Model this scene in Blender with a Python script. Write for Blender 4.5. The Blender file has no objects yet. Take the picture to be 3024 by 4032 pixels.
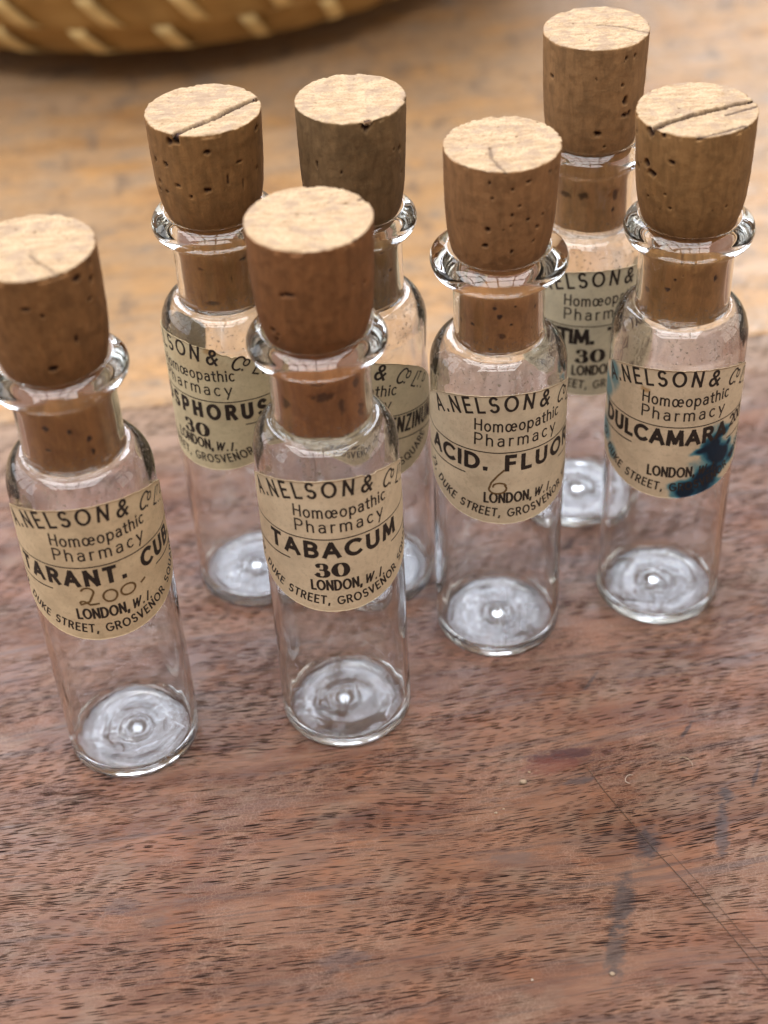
import bpy, math, random
import numpy as np
from mathutils import Matrix, Vector

C = bpy.context.scene.collection
S = 0.001                      # everything below is written in millimetres
random.seed(7)
PI = math.pi

# ------------------------------------------------------------------ camera
scene = bpy.context.scene
CAM_H, PITCH, ROLL, FPX = 165.913, 0.702312, -0.055556, 6244.07
def cam_axes():
    cp, sp, c, s = math.cos(PITCH), math.sin(PITCH), math.cos(ROLL), math.sin(ROLL)
    fw = np.array([0, cp, -sp]); rt = np.array([1., 0, 0]); up = np.array([0, sp, cp])
    return fw, c*rt + s*up, -s*rt + c*up
fw, rt, up = cam_axes()
cd = bpy.data.cameras.new('camera'); cam = bpy.data.objects.new('camera', cd); C.objects.link(cam)
M = Matrix(((rt[0], up[0], -fw[0], 0), (rt[1], up[1], -fw[1], 0), (rt[2], up[2], -fw[2], CAM_H*S), (0, 0, 0, 1)))
cam.matrix_world = M
cd.sensor_fit = 'VERTICAL'; cd.sensor_height = 36.0; cd.sensor_width = 27.0
cd.lens = FPX/4032*36.0
cd.clip_start = 0.005; cd.clip_end = 30
cd.dof.use_dof = True; cd.dof.focus_distance = 0.203; cd.dof.aperture_fstop = 18.0
scene.camera = cam

# ------------------------------------------------------------------ world and light
world = bpy.data.worlds.new('World'); scene.world = world; world.use_nodes = True
bg = world.node_tree.nodes['Background']
bg.inputs['Color'].default_value = (1.0, 0.86, 0.74, 1); bg.inputs['Strength'].default_value = 0.42

def pane(loc, rot, w, h, power, col):
    ld = bpy.data.lights.new('window_pane_light', 'AREA'); ld.shape = 'RECTANGLE'
    ld.size = w; ld.size_y = h; ld.energy = power*w*h; ld.color = col
    o = bpy.data.objects.new('window_pane_light', ld); C.objects.link(o)
    o.location = loc; o.rotation_euler = rot
# glazed roof above and a little behind the table: panes with glazing bars between them
for i in range(5):
    for j in range(4):
        pane((-0.88 + i*0.33, -0.66 + j*0.36, 1.38 + j*0.04), (math.radians(-6), 0, 0), 0.295, 0.32, 46, (0.985, 0.985, 1.0))
# the window beyond the table
for i in range(5):
    for j in range(3):
        pane((-1.0 + i*0.42, 2.1 - j*.04, 1.25 + j*0.52), (math.radians(-62 + j*4), 0, 0), 0.385, 0.48, 45, (0.80, 0.87, 1.0))
    pane((-1.0 + i*0.42, 2.15, 0.55), (math.radians(-90), 0, 0), 0.385, 0.80, 5, (0.95, 0.95, 0.92))  # low row added under the window to brighten the glass edges
# windows at the left and right; front panes added to lighten the lips
for j in range(4):
    for k in range(2):
        pane((-1.7, -0.35 + j*0.5, 0.32 + k*0.5), (0, math.radians(-82 + k*8), 0), 0.44, 0.44, 15, (0.86, 0.92, 1.0))
        pane((1.75, -0.35 + j*0.5, 0.32 + k*0.5), (0, math.radians(82 - k*8), 0), 0.44, 0.44, 11, (1.0, 0.95, 0.88))
scene.view_settings.view_transform = 'Standard'; scene.view_settings.look = 'None'
scene.view_settings.exposure = -0.84; scene.view_settings.gamma = 1.0

cy = scene.cycles
cy.max_bounces = 40; cy.transmission_bounces = 40; cy.glossy_bounces = 12; cy.diffuse_bounces = 4
cy.transparent_max_bounces = 32; cy.caustics_refractive = True; cy.caustics_reflective = True
cy.blur_glossy = 0.3; cy.sample_clamp_indirect = 32.0
cy.use_denoising = True
try: cy.denoiser = 'OPENIMAGEDENOISE'
except Exception: pass

# ------------------------------------------------------------------ helpers
def mesh_obj(name, V, F, mat, parent=None, smooth=True, attrs=None):
    me = bpy.data.meshes.new(name)
    V = np.asarray(V, dtype=np.float64)*S
    F = np.asarray(F, dtype=np.int64)
    me.vertices.add(len(V)); me.vertices.foreach_set('co', V.astype(np.float32).ravel())
    k = F.shape[1]
    me.loops.add(F.size); me.loops.foreach_set('vertex_index', F.astype(np.int32).ravel())
    me.polygons.add(len(F)); me.polygons.foreach_set('loop_start', np.arange(0, F.size, k, dtype=np.int32))
    me.update(calc_edges=True); me.validate()
    me.polygons.foreach_set('use_smooth', [smooth]*len(me.polygons))
    if attrs:
        for an, a in attrs.items():
            at = me.attributes.new(an, 'FLOAT', 'POINT'); at.data.foreach_set('value', np.asarray(a, dtype=np.float32))
    me.materials.append(mat)
    o = bpy.data.objects.new(name, me); C.objects.link(o)
    if parent: o.parent = parent
    return o
def empty(name, loc, label, cat, group=None):
    o = bpy.data.objects.new(name, None); C.objects.link(o); o.empty_display_size = 0.005
    o.location = (loc[0]*S, loc[1]*S, loc[2]*S); o['label'] = label; o['category'] = cat
    if group: o['group'] = group
    return o
def grid_faces(nr, nc, wrap=True, off=0, flip=False):
    i = np.arange(nr-1)[:, None]; j = np.arange(nc if wrap else nc-1)[None, :]
    a = i*nc + j; b = i*nc + (j+1) % nc; c = (i+1)*nc + (j+1) % nc; d = (i+1)*nc + j
    f = np.stack([a, b, c, d], -1).reshape(-1, 4) + off
    return f[:, ::-1] if flip else f
def hashn(ix, iy, iz, seed):
    h = (ix*374761393 + iy*668265263 + iz*2147483647 + seed*1274126177) & 0xffffffff
    h = ((h ^ (h >> 13))*1274126177) & 0xffffffff
    h = (h ^ (h >> 16)) & 0xffffffff
    return h/4294967295.0*2 - 1
def vnoise(x, y, z, seed=0):
    x, y, z = np.broadcast_arrays(np.asarray(x, float), np.asarray(y, float), np.asarray(z, float))
    xi, yi, zi = np.floor(x).astype(np.int64), np.floor(y).astype(np.int64), np.floor(z).astype(np.int64)
    fx, fy, fz = x-xi, y-yi, z-zi
    fx, fy, fz = [t*t*(3-2*t) for t in (fx, fy, fz)]
    r = 0
    for a in (0, 1):
        for b in (0, 1):
            for c in (0, 1):
                r = r + hashn(xi+a, yi+b, zi+c, seed)*(fx if a else 1-fx)*(fy if b else 1-fy)*(fz if c else 1-fz)
    return r
def fbm(x, y, z, seed=0, o=3):
    r = 0; a = 1
    for k in range(o):
        r = r + a*vnoise(x*2**k, y*2**k, z*2**k, seed+k); a *= .5
    return r
def sstep(a, b, x):
    t = np.clip((x-a)/(b-a), 0, 1); return t*t*(3-2*t)

# ---- node helper
class NT:
    def __init__(s, name):
        s.m = bpy.data.materials.new(name); s.m.use_nodes = True; s.t = s.m.node_tree; s.t.nodes.clear()
        s.out = s.t.nodes.new('ShaderNodeOutputMaterial')
    def n(s, typ, ins=None, **kw):
        nd = s.t.nodes.new(typ)
        for k, v in kw.items(): setattr(nd, k, v)
        for k, v in (ins or {}).items():
            if hasattr(v, 'is_linked') or isinstance(v, bpy.types.NodeSocket): s.t.links.new(v, nd.inputs[k])
            else: nd.inputs[k].default_value = v
        return nd
    def math(s, op, a, b=0.0, c=None):
        ins = {0: a, 1: b}
        if c is not None: ins[2] = c
        return s.n('ShaderNodeMath', ins, operation=op).outputs[0]
    def mr(s, v, a, b, c=0.0, d=1.0, smooth=True):
        return s.n('ShaderNodeMapRange', {'Value': v, 'From Min': a, 'From Max': b, 'To Min': c, 'To Max': d},
                   interpolation_type='SMOOTHSTEP' if smooth else 'LINEAR').outputs[0]
    def mix(s, f, a, b, bt='MIX'):
        nd = s.n('ShaderNodeMix', data_type='RGBA', blend_type=bt)
        for k, v in ((0, f), (6, a), (7, b)):
            if isinstance(v, bpy.types.NodeSocket): s.t.links.new(v, nd.inputs[k])
            else: nd.inputs[k].default_value = v if k == 0 else (tuple(v)+(1,) if len(v) == 3 else v)
        return nd.outputs[2]
    def mapping(s, v, scale, loc=(0, 0, 0), rot=(0, 0, 0)):
        return s.n('ShaderNodeMapping', {'Vector': v, 'Scale': scale, 'Location': loc, 'Rotation': rot}).outputs[0]
    def noise(s, v, scale, detail=3, rough=.55, dist=0.0):
        return s.n('ShaderNodeTexNoise', {'Vector': v, 'Scale': scale, 'Detail': detail, 'Roughness': rough, 'Distortion': dist}).outputs[0]
    def ramp(s, f, stops):
        nd = s.n('ShaderNodeValToRGB', {'Fac': f}); e = nd.color_ramp.elements
        while len(e) < len(stops): e.new(0.5)
        for k, (p, c) in enumerate(stops): e[k].position = p; e[k].color = tuple(c)+(1,)
        return nd.outputs[0]
    def attr(s, name): return s.n('ShaderNodeAttribute', attribute_name=name).outputs['Fac']
    def finish(s, bsdf): s.t.links.new(bsdf.outputs[0], s.out.inputs['Surface']); return s.m
    def obj(s): return s.n('ShaderNodeTexCoord').outputs['Object']

# ------------------------------------------------------------------ materials
def wood(name, kind, feats=()):
    t = NT(name); o = t.obj()
    mm = t.mapping(o, (1000, 1000, 1000))                       # millimetres
    warp = t.noise(t.mapping(mm, (.011, .02, .05)), 1.0, 2)
    wv = t.n('ShaderNodeCombineXYZ', {'Y': t.mr(warp, 0, 1, -6, 6, False)}).outputs[0]
    p = t.n('ShaderNodeVectorMath', {0: mm, 1: wv}, operation='ADD').outputs[0]
    big = t.noise(t.mapping(p, (.018, .075, .05)), 1.0, 4, .6, .4)
    mid = t.noise(t.mapping(p, (.05, .42, .3)), 1.0, 4, .6, .3)
    fine = t.noise(t.mapping(p, (.45, 3.2, 2)), 1.0, 4, .65)
    blot = t.noise(t.mapping(mm, (.11, .15, .1)), 1.0, 4, .6)
    if kind == 'front':
        c = t.ramp(big, [(.28, (.070, .023, .012)), (.38, (.140, .054, .026)), (.47, (.190, .090, .049)), (.55, (.118, .044, .020)), (.63, (.160, .078, .043)), (.74, (.054, .025, .018))])
        c = t.mix(t.mr(mid, .50, .70, 0, .55), c, (.105, .058, .043))
        c = t.mix(t.mr(blot, .52, .66, 0, .48), c, (.21, .076, .030))
        c = t.mix(t.mr(blot, .47, .33, 0, .55), c, (.175, .108, .070))
    else:
        c = t.ramp(big, [(.28, (.37, .190, .072)), (.42, (.49, .290, .135)), (.55, (.45, .300, .175)), (.65, (.51, .28, .110)), (.80, (.32, .21, .125))])
        c = t.mix(t.mr(mid, .52, .70, 0, .45), c, (.24, .15, .09))
        c = t.mix(t.mr(blot, .54, .72, 0, .55), c, (.60, .32, .11))
        c = t.mix(t.mr(blot, .48, .30, 0, .70), c, (.27, .22, .17))
        dk = t.noise(t.mapping(mm, (.16, .10, .1)), 1.0, 3, .6)
        c = t.mix(t.mr(dk, .55, .68, 0, .60), c, (.20, .15, .11))
    vein = t.noise(t.mapping(p, (.016, .55, .3), (9, 3, 0)), 1.0, 5, .7, .2)
    c = t.mix(t.mr(vein, .54, .64, 0, .50 if kind == 'front' else .2), c, (.06, .038, .033))
    hl = t.noise(t.mapping(p, (.05, 2.9, .3), (4, 8, 0)), 1.0, 3, .6, .15)
    hlm = t.math('MULTIPLY', t.mr(hl, .60, .68), t.mr(t.noise(t.mapping(p, (.03, .12, .1), (6, 1, 0)), 1.0, 3), .42, .60))
    c = t.mix(t.math('MULTIPLY', hlm, .75 if kind == 'front' else .25), c, (.03, .018, .015))
    c = t.mix(t.mr(fine, .32, .66, 0, .42), c, t.mix(1.0, c, (.58, .53, .53), 'MULTIPLY'))
    # fine dry crackle
    ck = t.n('ShaderNodeTexVoronoi', {'Vector': t.mapping(t.n('ShaderNodeVectorMath', {0: mm, 1: t.n('ShaderNodeTexNoise', {'Vector': mm, 'Scale': .9}).outputs[1]}, operation='ADD').outputs[0], (1.7, 2.2, 1)), 'Scale': 1.0}, feature='DISTANCE_TO_EDGE').outputs[0]
    ckm = t.math('MULTIPLY', t.mr(ck, 0.0, .10, 1, 0), t.mr(t.noise(mm, .09, 3), .40, .62))
    c = t.mix(t.math('MULTIPLY', ckm, .26), c, (.33, .22, .155))
    if kind == 'front':   # the board turns paler along its back edge
        yy = t.n('ShaderNodeSeparateXYZ', {0: mm}).outputs[1]
        yn = t.math('MULTIPLY_ADD', t.noise(t.mapping(mm, (.05, .2, .1)), 1.0, 4, .65), 26.0, yy)
        c = t.mix(t.mr(yn, -18.0, 16.0, 0, .75), c, (.34, .225, .145))
    # open pores: short dark dashes along the grain
    pores = None
    for sc, th, dens, sd in (((.20, 3.3, 1), .29, .45, 0), ((.10, 2.3, 1), .20, .49, 31), ((.38, 5.2, 1), .30, .42, 77)):
        jit = t.n('ShaderNodeCombineXYZ', {'Y': t.mr(t.noise(t.mapping(p, (.14, .5, .5), (sd, 0, 0)), 1.0, 2), 0, 1, -.28, .28, False)}).outputs[0]
        pj = t.n('ShaderNodeVectorMath', {0: p, 1: jit}, operation='ADD').outputs[0]
        v = t.n('ShaderNodeTexVoronoi', {'Vector': t.mapping(pj, sc, (sd, sd*1.7, 0), (0, 0, .05)), 'Scale': 1.0, 'Randomness': 1.0}, feature='F1', voronoi_dimensions='2D')
        gate = t.mr(t.noise(t.mapping(p, (.035, .16, .1), (sd, 5, 0)), 1.0, 3), dens-.02, dens+.13)
        rnd = t.n('ShaderNodeSeparateColor', {0: v.outputs['Color']}).outputs[0]
        k = t.math('MULTIPLY', t.mr(v.outputs['Distance'], th*.55, th*1.05, 1, 0), t.math('MULTIPLY', gate, t.mr(rnd, .15, .55)))
        pores = k if pores is None else t.math('MAXIMUM', pores, k)
    if kind == 'rear': pores = t.math('MULTIPLY', pores, .45)
    c = t.mix(t.math('MULTIPLY', pores, 1.0), c, (.016, .009, .008))
    # old marks
    edge = t.mr(t.noise(t.mapping(mm, (.5, .9, .5)), 1.0, 4, .7), .2, .8, -.75, .75, False)
    for (x, y, rx, ry, rot, col, a) in feats:
        m = t.mapping(mm, (1, 1, 0), (0, 0, 0), (0, 0, 0))
        d = t.n('ShaderNodeVectorMath', {0: m, 1: (x, y, 0)}, operation='SUBTRACT').outputs[0]
        d = t.n('ShaderNodeVectorRotate', {'Vector': d, 'Angle': -rot}, rotation_type='Z_AXIS').outputs[0]
        d = t.n('ShaderNodeVectorMath', {0: d, 1: (1/rx, 1/ry, 0)}, operation='MULTIPLY').outputs[0]
        L = t.n('ShaderNodeVectorMath', {0: d}, operation='LENGTH').outputs[1]
        f = t.math('MULTIPLY', t.mr(t.math('ADD', L, edge), .50, 1.2, a, 0), t.mr(fine, .30, .62, .80, 1.0))
        c = t.mix(f, c, col)
    hgt = t.math('SUBTRACT', t.math('MULTIPLY', fine, .25), pores)
    hgt = t.math('ADD', hgt, t.math('MULTIPLY', blot, .8))
    bump = t.n('ShaderNodeBump', {'Height': hgt, 'Strength': .55, 'Distance': .00024}).outputs[0]
    r = t.mr(t.noise(mm, .12, 4), .3, .7, .30, .50)
    r = t.math('ADD', r, t.math('MULTIPLY', pores, .45))
    b = t.n('ShaderNodeBsdfPrincipled', {'Base Color': c, 'Roughness': r, 'Normal': bump, 'Specular IOR Level': t.math('MULTIPLY_ADD', pores, -.30, .34)})
    return t.finish(b)

def cork_mat(seed, side, amb=0.0):
    t = NT('cork'); o = t.obj()
    mm = t.mapping(o, (1000, 1000, 1000), (seed*13.0, seed*7.0, seed*3.0))
    top = t.attr('lit_top'); pore = t.attr('pore'); st = t.attr('amber')
    streak = t.noise(t.mapping(mm, (.9, .9, .22)), 1.0, 5, .65, .5)
    mott = t.noise(mm, .45, 4, .6)
    cells = t.noise(mm, 3.5, 3, .7)
    rings = t.noise(t.mapping(mm, (.35, 1.6, 1.0), (0, 0, 0), (0, 0, .45 + seed*.2)), 1.0, 4, .65, .2)
    s = t.ramp(streak, [(.25, tuple(v*.62 for v in side)), (.5, side), (.78, tuple(v*1.35 for v in side))])
    s = t.mix(t.mr(mott, .5, .66, 0, .6), s, tuple(v*.62 for v in side))
    s = t.mix(t.mr(cells, .45, .75, 0, .35), s, tuple(v*.7 for v in side))
    tc = t.ramp(rings, [(.25, (.29, .185, .100)), (.45, (.41, .280, .160)), (.60, (.51, .370, .225)), (.8, (.36, .235, .130))])  # top painted paler for light from above; sides are browner with age
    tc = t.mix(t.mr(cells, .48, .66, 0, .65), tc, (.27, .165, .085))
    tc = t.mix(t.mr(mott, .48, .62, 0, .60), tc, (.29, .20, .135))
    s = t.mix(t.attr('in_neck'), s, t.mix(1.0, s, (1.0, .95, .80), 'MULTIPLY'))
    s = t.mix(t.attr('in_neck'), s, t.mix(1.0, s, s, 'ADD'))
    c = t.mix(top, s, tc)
    c = t.mix(t.math('MULTIPLY', st, .75), c, (.30, .13, .03))
    c = t.mix(pore, c, (.030, .010, .006))
    h = t.math('ADD', t.math('MULTIPLY', cells, .8), t.math('ADD', mott, t.math('MULTIPLY', streak, .5)))
    bump = t.n('ShaderNodeBump', {'Height': h, 'Strength': .45, 'Distance': .00014}).outputs[0]
    b = t.n('ShaderNodeBsdfPrincipled', {'Base Color': c, 'Roughness': .72, 'Normal': bump, 'Specular IOR Level': .25})
    return t.finish(b)

def glass_mat():
    t = NT('clear_glass'); o = t.obj(); mm = t.mapping(o, (1000, 1000, 1000))
    wav = t.noise(t.mapping(mm, (.16, .16, .05)), 1.0, 2)
    bump = t.n('ShaderNodeBump', {'Height': wav, 'Strength': .35, 'Distance': .0004}).outputs[0]
    g = t.n('ShaderNodeBsdfGlass', {'Color': (1, 1, 1, 1), 'Roughness': .0, 'IOR': 1.49, 'Normal': bump})
    # dust and dried specks clinging to the shoulder and floor
    dz = t.attr('dirt')
    sp = t.mr(t.noise(mm, 2.3, 4, .75), .56, .64)
    film = t.mr(t.noise(mm, .5, 4, .7), .42, .75, 0.0, .07)
    f = t.math('ADD', t.math('MULTIPLY', t.math('MULTIPLY', sp, dz), .7), t.math('MULTIPLY', film, t.math('ADD', dz, .12)))
    d = t.n('ShaderNodeBsdfPrincipled', {'Base Color': (.40, .31, .23, 1), 'Roughness': .8})
    m0 = t.n('ShaderNodeMixShader', {0: f, 1: g.outputs[0], 2: d.outputs[0]})
    # bluish-white diffuse painting the window's reflection on the floor of each vial
    hz = t.math('MULTIPLY', t.attr('painted_sheen'), t.mr(t.noise(t.mapping(mm, (.35, .35, .35)), 1.0, 4, .65), .32, .66, .05, .26))
    d2 = t.n('ShaderNodeBsdfPrincipled', {'Base Color': (.82, .84, .94, 1), 'Roughness': .4})
    m = t.n('ShaderNodeMixShader', {0: hz, 1: m0.outputs[0], 2: d2.outputs[0]})
    t.t.links.new(m.outputs[0], t.out.inputs['Surface'])
    va = t.n('ShaderNodeVolumeAbsorption', {'Color': (.70, .90, .70, 1), 'Density': 11.0})
    t.t.links.new(va.outputs[0], t.out.inputs['Volume'])
    return t.m

def paper_mat(tint, seed):
    tint = (tint[0]*.95, tint[1]*.96, tint[2]*1.04)
    t = NT('aged_paper'); o = t.obj()
    mm = t.mapping(o, (1000, 1000, 1000), (seed*11., seed*5., 0))
    c = t.ramp(t.noise(mm, .22, 5, .65), [(.3, tuple(v*.84 for v in tint)), (.5, tint), (.72, tuple(min(1, v*1.12) for v in tint))])
    c = t.mix(t.mr(t.noise(mm, 1.6, 4, .7), .50, .68, 0, .55), c, tuple(v*.74 for v in tint))
    c = t.mix(t.mr(t.noise(t.mapping(mm, (6, 6, 6)), 1.0, 2), .5, .8, 0, .3), c, tuple(v*.8 for v in tint))
    c = t.mix(t.math('MULTIPLY', t.attr('edge_brown'), .55), c, (.30, .17, .06))
    ink = t.attr('ink')
    c = t.mix(t.mr(ink, .0, .48, 0, .92), c, (.045, .21, .25))
    c = t.mix(t.mr(ink, .42, .85, 0, .95), c, (.008, .07, .12))
    c = t.mix(t.mr(ink, .80, 1.0, 0, .95), c, (.004, .014, .030))
    c = t.mix(t.math('MULTIPLY', t.attr('amber'), .8), c, (.36, .17, .03))
    bump = t.n('ShaderNodeBump', {'Height': t.noise(mm, 2.0, 4), 'Strength': .35, 'Distance': .0001}).outputs[0]
    b = t.n('ShaderNodeBsdfPrincipled', {'Base Color': c, 'Roughness': .62, 'Normal': bump, 'Specular IOR Level': .3})
    return t.finish(b)

def plain(name, col, rough=.6, spec=.3, var=.25, scale=1.0):
    t = NT(name); mm = t.mapping(t.obj(), (1000, 1000, 1000))
    c = t.mix(t.mr(t.noise(mm, scale, 4, .65), .3, .7), tuple(v*(1-var) for v in col), tuple(min(1, v*(1+var)) for v in col))
    b = t.n('ShaderNodeBsdfPrincipled', {'Base Color': c, 'Roughness': rough, 'Specular IOR Level': spec})
    return t.finish(b)
def cane(name, a, b_):
    t = NT(name); mm = t.mapping(t.obj(), (1000, 1000, 1000))
    f = t.noise(t.mapping(mm, (.02, .02, .55)), 1.0, 3, .6)
    c = t.mix(t.mr(f, .3, .7), a, b_)
    c = t.mix(t.mr(t.noise(mm, .06, 3), .45, .7, 0, .5), c, tuple(v*.6 for v in a))
    bump = t.n('ShaderNodeBump', {'Height': f, 'Strength': .4, 'Distance': .0003}).outputs[0]
    b = t.n('ShaderNodeBsdfPrincipled', {'Base Color': c, 'Roughness': .65, 'Normal': bump, 'Specular IOR Level': .25})
    return t.finish(b)

GLASS = glass_mat()
INK = plain('printing_ink', (.030, .021, .017), .6, .3, .3, 4.0)
PEN = plain('brown_pen_ink', (.15, .085, .032), .6, .3, .35, 2.0)

# ------------------------------------------------------------------ table
ANG = math.radians(6.2)
FE = [  # marks in the front plank, x y rx ry rot colour amount (mm, table coordinates rotated below)
    (22.6, 142.6, 6.0, 1.25, .10, (0.047, 0.014, 0.012), 1.0), (20.5, 141.0, 4.2, 1.7, .1, (0.110, 0.030, 0.017), .70),
    (24.0, 138.1, 2.6, .75, .12, (0.041, 0.030, 0.030), .75), (31.5, 127.0, 1.6, 2.9, -.25, (0.039, 0.028, 0.028), .9),
    (26.9, 118.2, 1.5, 5.2, -.28, (0.039, 0.028, 0.026), .85), (25.0, 111.0, 1.3, 4.4, -.2, (0.047, 0.034, 0.030), .75),
    (43.1, 134.6, 1.0, 1.6, -.2, (0.039, 0.030, 0.030), .8), (41.4, 128.6, 1.0, 4.5, -.22, (0.044, 0.033, 0.033), .75),
    (40.1, 146.2, .35, 1.9, -.65, (0.028, 0.019, 0.019), .85), (47.7, 137.4, .35, 2.4, -.45, (0.028, 0.019, 0.019), .8),
    (28.0, 156.0, .3, 2.2, -.6, (0.033, 0.025, 0.025), .7),
    (-36.0, 122.0, 3.0, 1.4, .3, (0.061, 0.041, 0.039), .5), (-8.0, 112.5, 3.6, 1.3, .1, (0.066, 0.050, 0.050), .5), (14.0, 126.0, 3.5, 1.0, .1, (0.072, 0.050, 0.044), .5),
]
PIV = np.array([-17.5, 231.1])
def to_plank(x, y):
    d = np.array([x, y]) - PIV; c, s = math.cos(-ANG), math.sin(-ANG)
    return (c*d[0]-s*d[1], s*d[0]+c*d[1])
FEL = [(*to_plank(x, y), rx, ry, rot-ANG, col, a) for (x, y, rx, ry, rot, col, a) in FE]
table = empty('table', (PIV[0], PIV[1], 0), 'worn wooden table of reddish and tan planks under the glass vials', 'table')
table.rotation_euler.z = ANG
def plank(x0, x1, y0, y1, mat, label, parent):
    # a board with softly rounded long edges, top at z = 0
    prof = [(y0, -22), (y0, -.5), (y0+.12, -.14), (y0+.5, 0)]
    n = 40
    prof += [(y0+.5+(y1-y0-1.0)*k/n, 0) for k in range(1, n)]
    prof += [(y1-.5, 0), (y1-.12, -.14), (y1, -.5), (y1, -22)]
    xs = np.linspace(x0, x1, 50)
    V = np.array([[x, y, z] for x in xs for (y, z) in prof])
    m = len(prof)
    F = grid_faces(len(xs), m, wrap=True)
    o = mesh_obj('plank', V, F, mat, parent, smooth=False)
    o['label'] = label
    return o
plank(-330, 330, -260, -.06, wood('worn_red_wood', 'front', FEL), 'reddish brown worn plank at the front with open dark pores', table)
rw = wood('worn_tan_wood', 'rear')
plank(-330, 330, .06, 330, rw, 'tan orange plank behind the vials', table)
plank(-330, 330, 330.5, 560, rw, 'tan plank farthest back under the basket', table)

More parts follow.
